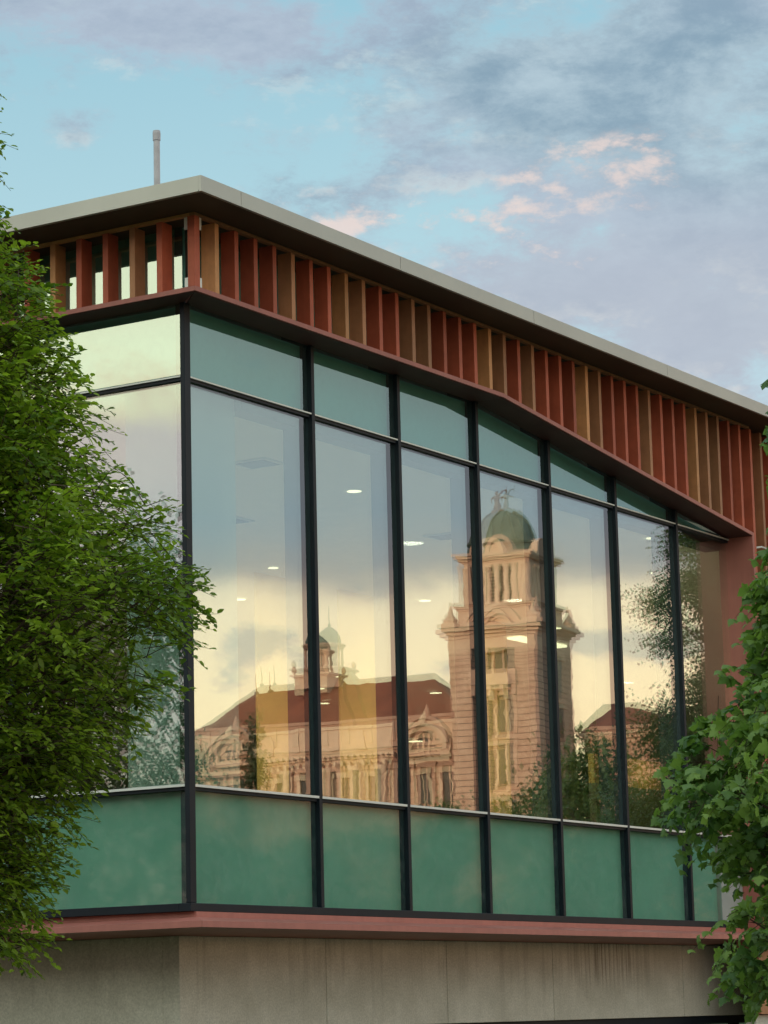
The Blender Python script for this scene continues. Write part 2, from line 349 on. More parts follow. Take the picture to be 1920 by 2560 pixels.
# mullions: outer cap and inner box
for k in range(1, 7):
    x = XM[k]; mo = MB().box(x-.052, x, 0, YG-.002, 0, zl(x)-.007).build('mullion', M_dark, B, bevel=.004)
    MB().box(x-.050, x-.002, YG+.001, .33, 0, ZSOF).build('inner_box', M_int, mo)
for k in range(1, 7):
    y = YM[k]; mo = MB().box(-.07, XG-.002, y-.07, y, 0, ZL-.007).build('mullion', M_dark, B, bevel=.004)
    MB().box(XG+.03, .26, y-.06, y-.01, 0, ZSOF).build('inner_box', M_int, mo)
MB().box(-.07, .02, 0, YG-.002, 0, ZL-.007).build('corner_post', M_dark, B, bevel=.005)
MB().box(XG+.03, .10, YG+.03, .15, 0, ZSOF).build('corner_post', M_int, B)
# transoms with bright top gasket
for z, hh in ((ZS, .03), (ZT, .03)):
    for k in range(7):
        a = XM[k]+(.021 if k == 0 else .001); b = XM[k+1]-.053 if k < 6 else 10.97
        tr = MB().box(a, b, .022, YG+.10, z-.03, z+hh-.012).build('transom', M_dark, B)
        MB().box(a, b, .001 if z < 2 else .004, .030, z-.002, z+(.019 if z < 2 else .011)).build('gasket', M_silver, tr)
    for k in range(6):
        a = YM[k]+(.051 if k == 0 else .001); b = YM[k+1]-.071
        tr = MB().box(-.048, XG+.10, a, b, z-.03, z+hh-.012).build('transom', M_dark, B)
        MB().box(-.069 if z < 2 else -.066, -.040, a, b, z-.002, z+(.019 if z < 2 else .011)).build('gasket', M_silver, tr)
MB().box(-.072, XE-.001, -.002, .12, -.07, -.001).build('bottom_rail', M_dark, B, bevel=.004)
MB().box(-.072, .06, .121, YE, -.07, -.001).build('bottom_rail', M_dark, B, bevel=.004)

# sill ledge: folded red metal, mitred at the corner
prof = [(-.05, -.071), (.012, -.071), (.016, -.118), (.070, -.124), (.235, -.160), (.240, -.212), (.225, -.214), (-.60, -.245), (-.60, -.20), (-.05, -.15)]
ra = [(-k-.0015, -k, z) for k, z in prof]; rb = [(XE-.002, -k, z) for k, z in prof]
MB().prism([(p[0]+.003, p[1], p[2]) for p in ra], rb).build('sill_ledge', M_ledge, B, flip=True)
ra = [(-k, -k+.0015, z) for k, z in prof]; rb = [(-k, YE, z) for k, z in prof]
MB().prism(ra, rb).build('sill_ledge', M_ledge, B)

# concrete upstand in panels
cx = [.609, 2.926, 5.131, 7.34, 10.481, 13.3, 16.2]
for i in range(len(cx)-1):
    MB().box(cx[i]+(.004 if i else 0), cx[i+1]-.004, .62, .80, -1.065, -.246).build('concrete_panel', M_conc, B, bevel=.006)
for y0, y1 in ((.80, 4.2), (4.208, 9.5)):
    MB().box(.609, .79, y0, y1, -1.065, -.246).build('concrete_panel', M_conc, B, bevel=.006)
MB().box(.82, 16.2, .85, .95, -1.1, -.25).build('joint_backing', M_int, B)
# ground floor: dark framed shopfront below the concrete
MB().box(.62, 16.2, .66, .80, -1.16, -1.068).build('window_head', M_dark, B)
xs = np.arange(.62, 16.3, 1.9)
for i in range(len(xs)-1):
    a, b = xs[i], xs[i+1]
    w = quadY('shop_window', a+.06, b, GZ+.3, -1.16, -1.16, .74, G_tp, B)
    MB().box(a, a+.06, .68, .80, GZ+.3, -1.16).build('window_frame', M_dark, w)
MB().box(.62, 16.2, .66, .82, GZ, GZ+.3).build('base_plinth', M_conc, B)
MB().box(.63, .82, .83, 9.5, GZ, -1.07).build('ground_wall', M_conc, B)
for i, (x, c) in enumerate(((6.9, (.25, .18, .9)), (9.0, (.3, .55, .8)), (9.8, (.35, .6, .9)))):
    MB().box(x, x+(.8 if i == 0 else .4), .95, .98, -1.5, -1.15).build('lit_screen', emis('screen_glow_%d' % i, c, .7), B)

# louvre ledge
def ledge_seg(x0, x1, za, zb, yf=-.3):
    return MB().hexa([(x0, yf, za), (x0, YG-.004, za), (x1, YG-.004, zb), (x1, yf, zb)], [(x0, yf, za+.042), (x0, YG-.004, za+.042), (x1, YG-.004, zb+.042), (x1, yf, zb+.042)])
lg = MB().hexa([(-.316, -.3, ZL), (.02, YG-.004, ZL), (5.03, YG-.004, ZL), (5.03, -.3, ZL)], [(-.316, -.3, ZL+.042), (.02, YG-.004, ZL+.042), (5.03, YG-.004, ZL+.042), (5.03, -.3, ZL+.042)])
lg.build('louvre_ledge', M_ledge, B)
ledge_seg(5.031, XE, ZL, zl(XE)).build('louvre_ledge', M_ledge, B)
MB().hexa([(-.316, -.298, ZL), (-.316, YE, ZL), (XG-.003, YE, ZL), (XG-.003, .047, ZL)], [(-.316, -.298, ZL+.042), (-.316, YE, ZL+.042), (XG-.003, YE, ZL+.042), (XG-.003, .047, ZL+.042)]).build('louvre_ledge', M_ledge, B, flip=True)
M_ls = mat('ledge_shade_brown', (.085, .030, .026), .6, .3)  # thin sheet below the ledge, coloured dark to stand in for the shade there
MB().hexa([(-.300, -.284, ZL-.006), (.02, YG-.006, ZL-.006), (5.03, YG-.006, ZL-.006), (5.03, -.284, ZL-.006)], [(-.300, -.284, ZL-.001), (.02, YG-.006, ZL-.001), (5.03, YG-.006, ZL-.001), (5.03, -.284, ZL-.001)]).build('ledge_shade_panel', M_ls, B)
MB().hexa([(5.031, -.284, ZL-.006), (5.031, YG-.006, ZL-.006), (XE-.002, YG-.006, zl(XE)-.006), (XE-.002, -.284, zl(XE)-.006)], [(5.031, -.284, ZL-.001), (5.031, YG-.006, ZL-.001), (XE-.002, YG-.006, zl(XE)-.001), (XE-.002, -.284, zl(XE)-.001)]).build('ledge_shade_panel', M_ls, B)
MB().hexa([(-.300, -.282, ZL-.006), (-.300, YE, ZL-.006), (XG-.006, YE, ZL-.006), (XG-.006, .044, ZL-.006)], [(-.300, -.282, ZL-.001), (-.300, YE, ZL-.001), (XG-.006, YE, ZL-.001), (XG-.006, .044, ZL-.001)]).build('ledge_shade_panel', M_ls, B, flip=True)
# jamb at the far end, and the cladding beyond it
jz = zl(XE)
MB().box(XE, XE+.05, -.3, YG+.1, -.30, jz+.04).build('end_jamb', M_ledge, B, bevel=.003)
MB().box(XE+.05, 20, -.10, -.04, -1.06, ZSOF).build('cladding_wall', M_brn, B)
MB().box(XE+.05, 20, -.03, .1, GZ, -1.07).build('cladding_base', M_conc, B)
MB().box(XE+.051, 20, -.25, -.101, -.26, -.2).build('cladding_base_trim', M_ledge, B)

seq = ['O', 'R', 'R', 'R', 'B', 'R', 'R', 'O', 'B', 'R', 'R', 'B', 'B', 'R', 'R', 'R', 'O', 'B', 'R', 'B', 'R', 'R', 'R', 'O', 'B', 'R', 'R', 'R', 'B', 'R', 'R', 'R', 'O', 'B', 'B', 'R', 'R', 'R', 'B', 'R', 'O', 'R', 'B', 'R', 'R', 'O']
MC = {'R': M_red, 'O': M_org, 'B': M_brn}
for k in range(44):
    x = .0237+.298*k; zb = zl(x)+.0425 if x < XE else -.19
    if XE-.06 < x < XE+.06: x = XE+.055
    if x > XE: bl = MB().box(x-.030, x+.030, -.30, -.1005, zb, ZSOF-.028)
    else: bl = MB().hexa([(x-.030, -.295, zl(x-.03)+.043), (x+.030, -.295, zl(x+.03)+.043), (x+.030, -.145, zl(x+.03)+.043), (x-.030, -.145, zl(x-.03)+.043)],
                         [(x-.030, -.295, ZSOF-.028), (x+.030, -.295, ZSOF-.028), (x+.030, -.145, ZSOF-.028), (x-.030, -.145, ZSOF-.028)])
    o = bl.build('louvre_blade', MC[seq[k]], B, bevel=.003, label={'R': 'red louvre blade', 'O': 'orange louvre blade', 'B': 'brown louvre blade'}[seq[k]])
    if (k+1) % 5 == 1 and k > 2 and x < XE:
        MB().box(x+.031, x+.045, -.27, -.22, zl(x)+.045, zl(x)+.13).build('bracket', M_brk, o); MB().box(x+.031, x+.045, -.27, -.22, ZSOF-.12, ZSOF-.03).build('bracket', M_brk, o)
lseq = ['R', 'B', 'R', 'R', 'O', 'R', 'B', 'R', 'R', 'O', 'B', 'R', 'R', 'B', 'R', 'O', 'R', 'R', 'B', 'R', 'R', 'O', 'R', 'B', 'R', 'R', 'B', 'O', 'R', 'R', 'B', 'R']
for k in range(31):
    y = .082+.295*k
    MB().box(-.311, -.161, y-.030, y+.030, ZL+.043, ZSOF-.028).build('louvre_blade', MC[lseq[k]], B, bevel=.003, label={'R': 'red louvre blade', 'O': 'orange louvre blade', 'B': 'brown louvre blade'}[lseq[k]])
po_ = MB().box(-.313, -.235, -.297, -.222, ZL+.043, ZSOF-.028).build('corner_louvre_post', M_red, B, bevel=.003)
for z0, z1 in ((ZL+.045, ZL+.13), (ZSOF-.14, ZSOF-.03)):
    MB().box(-.300, -.288, -.2215, -.18, z0, z1).build('bracket', M_silver, po_); MB().box(-.234, -.20, -.290, -.278, z0, z1).build('bracket', M_silver, po_)
# trim over the blades
MB().box(-.318, XE+.05, -.302, -.25, ZSOF-.027, ZSOF-.002).build('top_trim', M_brn, B)
MB().box(-.318, -.27, -.249, YE, ZSOF-.027, ZSOF-.002).build('top_trim', M_org, B)

# roof: soffit, fascia segments, deck
MB().box(-.755, 22, -.690, .30, ZSOF, ZSOF+.03).build('soffit', M_soffit, B)
MB().box(-.755, .30, .301, YE+.6, ZSOF, ZSOF+.03).build('soffit', M_soffit, B)
fx = [-.79, -.2, 2.4, 4.97, 8.0, 11.0, 14., 17., 20., 22.]
ZF0, ZF1 = ZSOF-.004, ZSOF+.135
for i in range(len(fx)-1):
    a, b = fx[i]+(.003 if i else 0), fx[i+1]-.003
    MB().box(a, b, -.715, -.691, ZF0, ZF1).box(a, b, -.722, -.7152, ZF0, ZF0+.012).build('fascia', M_fascia, B)
fy = [-.690, 2.0, 5.0, 8.0, 10.2]
for i in range(len(fy)-1):
    MB().box(-.79, -.756, fy[i]+(.003 if i else 0), fy[i+1]-.003, ZF0, ZF1).box(-.797, -.7902, fy[i], fy[i+1]-.003, ZF0, ZF0+.012).build('fascia', M_fascia, B)
rf = MB().box(-.754, 22, -.689, 10.2, ZSOF+.031, ZF1-.012).build('roof_deck', mat('roof_membrane', (.3, .3, .29), .8), B)
vp_ = MB().lathe(2.255, 2., [(.032, ZF1-.012), (.032, 7.66)], 16).build('vent_pipe', M_pipe, B, smooth=False)
MB().lathe(2.255, 2., [(.030, 7.64), (.039, 7.645), (.040, 7.72), (.036, 7.745), (.012, 7.75)], 16).build('pipe_cap', M_pipe, vp_)

# interior
MB().box(.1, 45, .16, 30, 4.62, 4.68).build('ceiling', M_ceil, B)
MB().box(.1, 45, .20, 30, .0, .25).build('floor_slab', M_floor, B)
MB().box(.96, XE, .131, .32, 4.42, 4.619).build('header', M_int, B)
MB().box(.2, .96, .2, .85, .251, 4.619).build('corner_column', M_col, B)
MB().box(.1, 45, 29.9, 30, .251, 4.619).build('interior_wall', M_wall, B)
MB().box(45, 45.2, .2, 30, .0, 4.68).build('interior_wall', M_wall, B)
MB().box(.1, 5.5, 9.6, 9.8, .251, 4.619).build('interior_wall', M_wall, B)
MB().box(11.05, 45, .12, .155, -.0, 4.9).build('interior_wall', M_wall, B)
for i, (x0, x1) in enumerate(((9.67, 10.45), (11.6, 12.5), (15.4, 16.1))):
    MB().box(x0, x1, 6., 6.03, .251, 4.619).build('yellow_wall', M_yel, B)
MB().box(18.7, 21.2, 6., 6.1, 2.45, 2.9).build('yellow_wall', M_yel, B)
M_lamp = emis('lamp_diffuser', (1., .82, .50), 2.6)
DL = [(1.86, .86, .022), (9.51, 5.62, .085), (11.44, 7.48, .10), (5.77, 2.0, .10), (13.21, 5.63, .10), (6.0, .89, .045), (10.62, .86, .085), (13.09, 2.04, .085),
      (22.88, 11.29, .14), (30.17, 16.18, .20), (19.68, 11.23, .09), (19.54, 12.18, .09), (22.87, 13.64, .12), (20.89, 12.42, .10), (25.86, 16.32, .16), (3.98, 3.86, .11), (27., 11.3, .14), (16.9, 5.6, .1)]
for x, y, r in DL:
    r *= .8
    MB().lathe(x, y, [(r*1.12, 4.618), (r*1.1, 4.612), (r, 4.611)], 20).build('downlight', M_silver, B).name
    MB().lathe(x, y, [(r*.98, 4.609), (r*.98, 4.606)], 20).build('downlight', M_lamp, B)
MB().box(17.3, 18.75, 6.42, 6.66, 4.58, 4.612).build('linear_ceiling_light', M_lamp, B)
for x, y in ((3.85, 1.94), (8.9, 2.7), (6.4, 4.1)):
    v = MB().box(x-.20, x+.20, y-.22, y+.22, 4.604, 4.618).build('air_diffuser', M_brk, B)
    MB().box(x-.15, x+.15, y-.17, y+.17, 4.598, 4.6035).build('grille', M_int, v)
# warm wall-washer lamps for the yellow walls, then fill lamps added to brighten the room
def lamp(x, y, z, e, sz, colr=(1., .72, .35)):
    l = bpy.data.lights.new('washer_and_fill_lamp', 'AREA'); l.energy = e; l.size = sz; l.shape = 'DISK'; l.color = colr
    o = bpy.data.objects.new('washer_and_fill_lamp', l); C.objects.link(o); o.location = (x, y, z); return o
for x, y, z, e in ((10.05, 5.4, 3.3, 2.6), (12.1, 5.4, 3.3, 2.2), (15.8, 5.2, 3.2, 1.5), (20.3, 5.5, 3.0, 4)): lamp(x, y, z, e, .12)
for x, y, e in ((4., 4.5, 190), (9., 3.2, 160), (14., 4.6, 160), (8., 8., 170), (18., 9., 180), (24., 8., 180)): lamp(x, y, 4.59, e, .3, (1., .86, .66))
# a chair by the window
ch = MB().tube([(16.2, 3.6, 1.0), (16.25, 3.4, 1.95), (16.6, 3.35, 2.0), (16.7, 3.5, 1.2)], [.02]*4, 6).box(16.25, 16.7, 3.3, 3.34, 1.5, 1.98).box(16.2, 16.7, 3.35, 3.85, 1.05, 1.12)
ch.tube([(16.25, 3.4, 1.05), (16.22, 3.4, .25)], [.02]*2, 6).tube([(16.65, 3.4, 1.05), (16.68, 3.4, .25)], [.02]*2, 6).tube([(16.25, 3.8, 1.05), (16.22, 3.8, .25)], [.02]*2, 6).tube([(16.65, 3.8, 1.05), (16.68, 3.8, .25)], [.02]*2, 6)
co = ch.build('chair', M_int); co['label'] = 'dark slatted chair standing inside behind the glass'; co['category'] = 'chair'
MB().tube([(11.06, -.27, 4.42), (11.15, -.33, 4.44), (11.6, -.36, 4.42)], [.012]*3, 6).build('white_cable', M_silver, B)

# ---------------------------------------------------------------- reflected courthouse (real building across the park, behind the camera)
TH = R(21)
hd = np.array([.8689, .4950]); rd = np.array([hd[1], -hd[0]])
h_ = Vector((math.sin(R(60.34)), math.cos(R(60.34)))); r_ = Vector((h_.y, -h_.x))
T0 = Vector((163.25, 90.04))
ad = r_*math.cos(TH) - h_*math.sin(TH); bd = r_*math.sin(TH) + h_*math.cos(TH)
def CV(p):   # courthouse frame (along front, back, height above the camera) to the world
    q = T0 + ad*p[0] + bd*p[1]; return (q.x, .1-q.y, CAM.z+p[2])
CH = thing('domed_courthouse', 'pinkish stone courthouse with red roof, lantern and tall green-domed tower, mirrored in the glass', 'building', (CV((0, 0, 0))[0], CV((0, 0, 0))[1], GZ))
stone_mat = bpy.data.materials.new('warm_stone'); stone_mat.use_nodes = True
t = NT(stone_mat.node_tree); b_ = stone_mat.node_tree.nodes['Principled BSDF']; pos = t.n('ShaderNodeNewGeometry').outputs['Position']; _, _, zz = t.xyz(pos)
base = t.mix(t.step(t.noise(pos, .9, 8., .75), .3, .7), (.43, .22, .15), (.62, .38, .28))
jn = t.m('LESS_THAN', t.m('FRACT', t.m('MULTIPLY', zz, 1/.48)), .16)
base = t.mix(t.m('MULTIPLY', jn, .75), base, (.15, .07, .045))
t.l.new(base, b_.inputs['Base Color']); b_.inputs['Roughness'].default_value = .85
S = stone_mat; S2 = mat('smooth_warm_stone', (.64, .42, .31), .8, .2, var=.10, vscale=.8)
SD = mat('courthouse_window_dark', (.045, .03, .025), .4, .4, var=.3); SR = mat('red_clay_roof', (.21, .058, .032), .8, .2, var=.18, vscale=.5); SG = mat('green_copper_dome', (.10, .12, .10), .6, .3, var=.3, vscale=1.2)
GB = GZ-CAM.z
def cb(name, material, fn, parent=CH, **k):
    mb = MB(); fn(mb); mb.xf(CV); return mb.build(name, material, parent, **k)
def cornice(mb, x0, x1, y0, y1, z, steps):
    for ov, h in steps: mb.box(x0-ov, x1+ov, y0-ov, y1+ov, z, z+h); z += h+.002
# tower shaft
cb('tower_shaft', S, lambda m: (m.box(-3.4, -1.35, 0, 6.8, GB, 26.9), m.box(1.35, 3.4, 0, 6.8, GB, 26.9), m.box(-1.35, 1.35, .9, 6.8, GB, 26.9),
   m.hexa([(-3.75, -.3, GB), (-3.75, 1.2, GB), (-1.5, 1.2, GB), (-1.5, -.3, GB)], [(-3.42, -.02, 20), (-3.42, 1.2, 20), (-1.5, 1.2, 20), (-1.5, -.02, 20)]),
   m.hexa([(1.5, -.3, GB), (1.5, 1.2, GB), (3.75, 1.2, GB), (3.75, -.3, GB)], [(1.5, -.02, 20), (1.5, 1.2, 20), (3.42, 1.2, 20), (3.42, -.02, 20)]),
   m.hexa([(3.41, 1.1, GB), (3.41, 5.7, GB), (4.0, 5.7, GB), (4.0, 1.1, GB)], [(3.41, 1.1, 20), (3.41, 5.7, 20), (3.5, 5.7, 20), (3.5, 1.1, 20)])))
for (z0, z1) in ((16.5, 19.6), (20.5, 23.3), (12.2, 15.3)):
    w = cb('tower_window', SD, lambda m: m.box(-.75, .75, .80, .89, z0, z1)); cb('window_surround', S2, lambda m: (m.box(-1.1, -.76, .55, .88, z0-.2, z1+.3), m.box(.76, 1.1, .55, .88, z0-.2, z1+.3), m.box(-1.3, 1.3, .45, .88, z1+.31, z1+.65), m.box(-.08, .08, .7, .79, z0, z1)), w)
    w = cb('tower_window', SD, lambda m: m.box(3.41, 3.5, 2.7, 4.1, z0+3, z1+3)); cb('window_surround', S2, lambda m: m.box(3.41, 3.7, 2.4, 4.4, z1+3.01, z1+3.4), w)
cb('balcony', S2, lambda m: (m.box(-1.5, 1.5, -.5, .88, 24.0, 24.3), m.box(-1.5, 1.5, -.5, -.35, 24.31, 25.2), [m.box(x-.18, x+.18, -.35, .85, 23.2, 23.98) for x in (-1.2, 0, 1.2)]))
w = cb('arched_window', SD, lambda m: (m.box(-.95, .95, .80, .89, 25.3, 28.2), m.prism([(math.cos(q)*.95, .80, 28.21+math.sin(q)*.95) for q in np.linspace(0, math.pi, 14)], [(math.cos(q)*.95, .89, 28.21+math.sin(q)*.95) for q in np.linspace(0, math.pi, 14)])))
cb('window_surround', S2, lambda m: (m.box(-.1, .1, .6, .79, 25.3, 28.9), m.box(-.95, .95, .6, .79, 26.9, 27.1)), w)
def arch(m, r0, r1, y0, y1, zc, n=16, xc=0.):
    for i in range(n):
        q0, q1 = math.pi*i/n, math.pi*(i+1)/n
        pt = lambda r, q, y: (xc+r*math.cos(q), y, zc+r*math.sin(q))
        m.hexa([pt(r0, q0, y0), pt(r1, q0, y0), pt(r1, q1, y0), pt(r0, q1, y0)], [pt(r0, q0, y1), pt(r1, q0, y1), pt(r1, q1, y1), pt(r0, q1, y1)])
cb('big_arch', S2, lambda m: (arch(m, 1.35, 1.7, -.25, .9, 28.2), arch(m, 1.72, 2.1, -.45, -.02, 28.2), arch(m, 1.1, 1.33, .2, .9, 28.2)))
cb('tower_cornice', S2, lambda m: (m.box(-3.4, 3.4, .0, 6.8, 26.91, 28.0), cornice(m, -3.4, 3.4, 0, 6.8, 28.02, ((.15, .25), (.45, .25), (.75, .3)))))
cb('corner_finials', S2, lambda m: [(m.box(x-.5, x+.5, y-.5, y+.5, 28.85, 29.3), m.lathe(x, y, [(.45, 29.31), (.5, 29.5), (.2, 29.9), (.08, 30.6)], 8)) for x in (-3.3, 3.3) for y in (.2, 6.6)])
cb('tower_attic', S2, lambda m: (m.box(-2.9, 2.9, .5, 6.3, 28.86, 30.2), cornice(m, -2.9, 2.9, .5, 6.3, 30.21, ((.12, .15), (.3, .18)))))
# belfry
cb('belfry', S2, lambda m: (m.box(-1.9, 1.9, 1.5, 5.3, 30.56, 33.5), [m.box(x-.5, x+.5, y-.5, y+.5, 30.56, 33.5) for x in (-2.05, 2.05) for y in (1.35, 5.45)]))
cb('belfry_columns', S2, lambda m: [m.lathe(x, y, [(.30, 30.56), (.26, 30.8), (.24, 33.2), (.33, 33.48)], 12) for x, y in ((-1.2, .9), (-.45, .85), (.45, .85), (1.2, .9), (2.5, 2.2), (2.55, 2.9), (2.55, 3.9), (2.5, 4.6), (2.45, .9), (-2.45, .9))])
w = cb('belfry_louvres', SD, lambda m: (m.box(-.85, .85, 1.40, 1.49, 30.9, 33.1), m.box(1.91, 1.98, 2.6, 4.2, 30.9, 33.1)))
cb('louvre_slats', S2, lambda m: [(m.box(-.85, .85, 1.28, 1.39, z, z+.08), m.box(1.99, 2.1, 2.6, 4.2, z, z+.08)) for z in np.arange(31., 33., .26)], w)
cb('belfry_cornice', S2, lambda m: cornice(m, -2.5, 2.5, .9, 5.9, 33.51, ((.05, .35), (.15, .12), (.45, .2), (.62, .22))))
cb('curved_pediments', S2, lambda m: (arch(m, 1.0, 1.35, .3, 1.3, 34.42, 12), m.box(-1.0, 1.0, .6, 1.2, 34.42, 35.2), [m.hexa([(3.0, 3.4+1.3*math.cos(q0), 34.42), (3.0, 3.4+1.3*math.cos(q1), 34.42), (3.0, 3.4+1.3*math.cos(q1), 34.42+1.3*math.sin(q1)), (3.0, 3.4+1.3*math.cos(q0), 34.42+1.3*math.sin(q0))], [(2.3, 3.4+1.3*math.cos(q0), 34.42), (2.3, 3.4+1.3*math.cos(q1), 34.42), (2.3, 3.4+1.3*math.cos(q1), 34.42+1.3*math.sin(q1)), (2.3, 3.4+1.3*math.cos(q0), 34.42+1.3*math.sin(q0))]) for q0, q1 in zip(np.linspace(.05, 3., 9)[:-1], np.linspace(.05, 3., 9)[1:])]))
cb('dome', SG, lambda m: m.lathe(0, 3.4, [(2.55, 34.42), (2.55, 35.0), (2.4, 35.2), (2.42, 35.4), (2.3, 36.0), (1.95, 36.8), (1.45, 37.5), (.85, 38.0), (.5, 38.15)], 16), smooth=False)
cb('dome_bands', SG, lambda m: (m.lathe(0, 3.4, [(2.62, 35.35), (2.62, 35.5)], 16), [m.tube([(math.cos(q)*r, 3.4+math.sin(q)*r, z) for r, z in ((2.45, 35.5), (2.36, 36.0), (2.02, 36.8), (1.52, 37.5), (.9, 38.05))], [.09]*5, 5) for q in np.arange(0, 6.28, math.pi/4)]))
# statue of a robed figure on the dome: body, outstretched arm with sword, other arm with scales
st = cb('statue', mat('dark_bronze', (.16, .10, .075), .6), lambda m: (m.lathe(-.35, 3.4, [(.55, 38.05), (.5, 38.3), (.22, 38.35), (.26, 38.6), (.16, 39.05), (.22, 39.25), (.2, 39.42), (.08, 39.5), (.13, 39.62), (.12, 39.75), (.04, 39.82)], 12), m.tube([(-.5, 3.4, 39.4), (-.75, 3.3, 39.2), (-.7, 3.2, 38.9)], [.08, .07, .05], 6), m.tube([(-.2, 3.4, 39.42), (.15, 3.35, 39.75), (.55, 3.3, 39.8)], [.09, .07, .05], 6), m.tube([(.5, 3.3, 39.5), (.6, 3.3, 40.1)], [.03, .02], 5), m.tube([(-.3, 3.4, 39.3), (.2, 3.2, 39.2), (.5, 3.2, 39.1)], [.1, .07, .05], 6)))
# main wing
cb('main_wing', S, lambda m: m.box(-29, -3.76, 2.2, 15, GB, 19.3))
cb('wing_cornice', S2, lambda m: (cornice(m, -29, -3.8, 2.2, 15, 19.31, ((.1, .35), (.35, .2), (.7, .3))), m.box(-29, -3.8, 2.0, 2.5, 20.2, 22.0), m.box(-29.1, -3.8, 1.85, 2.65, 22.01, 22.25), [m.box(x, x+.22, 1.5, 1.85, 19.1, 19.45) for x in np.arange(-28.9, -4, .55)], [m.box(x, x+.5, 1.85, 1.99, 20.35, 21.9) for x in np.arange(-28.9, -4, 2.1)]))
def wwin(x, z0, z1, hw=.55):
    w = cb('wing_window', SD, lambda m: m.box(x-hw, x+hw, 2.08, 2.19, z0, z1))
    cb('window_surround', S2, lambda m: (m.box(x-hw-.3, x-hw-.01, 1.8, 2.19, z0-.3, z1), m.box(x+hw+.01, x+hw+.3, 1.8, 2.19, z0-.3, z1), m.box(x-hw-.4, x+hw+.4, 1.7, 2.19, z1+.01, z1+.4), m.box(x-.05, x+.05, 2.0, 2.07, z0, z1)), w)
for x in np.arange(-27.8, -4.4, 2.12):
    wwin(x, 15.4, 18.2); wwin(x, 10.8, 13.6)
cb('wing_columns', S2, lambda m: [m.lathe(x, 1.6, [(.38, 9.4), (.33, 9.8), (.28, 18.3), (.4, 18.7), (.42, 19.05)], 12) for x in np.arange(-21.0, -9.5, 2.12)])
cb('string_course', S2, lambda m: (m.box(-29.1, -3.76, 1.7, 2.19, 14.2, 14.7), m.box(-29.1, -3.76, 1.6, 2.19, 9.0, 9.4)))
for xc in (-23.6, -6.3):
    d_ = cb('arched_gable', S2, lambda m: (arch(m, 1.55, 1.9, .9, 3.4, 19.9, 16, xc), arch(m, 1.92, 2.2, .6, 2.2, 19.9, 16, xc), m.box(xc-2.2, xc+2.2, .9, 2.19, 19.0, 19.29), m.box(xc-2.3, xc-1.56, 1.0, 2.4, 19.3, 20.2), m.box(xc+1.56, xc+2.3, 1.0, 2.4, 19.3, 20.2), m.lathe(xc, 1.6, [(.3, 22.1), (.25, 22.5), (.05, 23.0)], 8), arch(m, 1.1, 1.54, 1.6, 3.2, 19.9, 16, xc)))
    cb('arched_window', SD, lambda m: m.prism([(xc+math.cos(q)*1.1, 1.9, 19.6+math.sin(q)*1.35) for q in np.linspace(0, math.pi, 14)], [(xc+math.cos(q)*1.1, 2.1, 19.6+math.sin(q)*1.35) for q in np.linspace(0, math.pi, 14)]), d_)
    cb('gable_mullions', S2, lambda m: [m.box(xc+q-.09, xc+q+.09, 1.75, 1.89, 19.6, 20.8) for q in (-.45, 0, .45)], d_)
def hip(m, x0, x1, y0, y1, z0, z1, e0, e1):
    ym = (y0+y1)/2
    m.poly([(x0, y0, z0), (x1, y0, z0), (x1, y1, z0), (x0, y1, z0), (x0+e0, ym, z1), (x1-e1, ym, z1)], [(0, 1, 5, 4), (1, 2, 5), (2, 3, 4, 5), (3, 0, 4)])
cb('red_roof', SR, lambda m: (hip(m, -29.2, -2.8, 2.6, 15, 21.6, 26.3, 4.5, 5.5), hip(m, -22.0, -12.5, 2.55, 15, 22.0, 27.1, 4.2, 4.2)))
cb('roof_finials', SD, lambda m: [(m.lathe(x, 8.8, [(.2, z), (.2, z+.2), (.05, z+.3), (.02, z+1.7)], 6)) for x, z in ((-24.6, 26.2), (-23.4, 26.2))])
# roof lantern (cupola)
xc, yc = -18.4, 8.
cu = cb('lantern', S2, lambda m: (m.box(xc-1.75, xc+1.75, yc-1.75, yc+1.75, 25.50, 26.90), cornice(m, xc-1.75, xc+1.75, yc-1.75, yc+1.75, 26.91, ((.1, .12), (.3, .15))), m.lathe(xc, yc, [(.85, 27.20), (.85, 28.90)], 10), [m.lathe(xc+1.25*math.cos(q), yc+1.25*math.sin(q), [(.17, 27.20), (.13, 27.50), (.12, 28.80), (.18, 28.90)], 7) for q in np.arange(.39, 6.5, math.pi/4)], [m.lathe(xc+sx*1.7, yc+sy*1.7, [(.1, 27.20), (.25, 27.50), (.22, 27.70), (.08, 27.90)], 8) for sx in (-1, 1) for sy in (-1, 1)], m.lathe(xc, yc, [(1.35, 28.91), (1.6, 29.10), (1.6, 29.20), (1.25, 29.25)], 12)))
cb('lantern_dome', SG, lambda m: m.lathe(xc, yc, [(1.2, 29.26), (1.2, 29.50), (1.1, 29.90), (.8, 30.30), (.35, 30.60), (.12, 30.70), (.16, 30.85), (.05, 31.00), (.02, 32.40)], 12), cu)
# right wing, lower and set back
cb('east_wing', S, lambda m: m.box(3.5, 24, 9, 20, GB, 20.3))
cb('wing_cornice', S2, lambda m: cornice(m, 3.5, 24, 9, 20, 20.31, ((.1, .3), (.4, .3), (.6, .3))))
cb('red_roof', SR, lambda m: (hip(m, 3.2, 13.5, 8.6, 20, 21.25, 23.6, .5, 7.), hip(m, 13.2, 24.5, 8.4, 20.4, 21.3, 22.6, 2., 6.)))

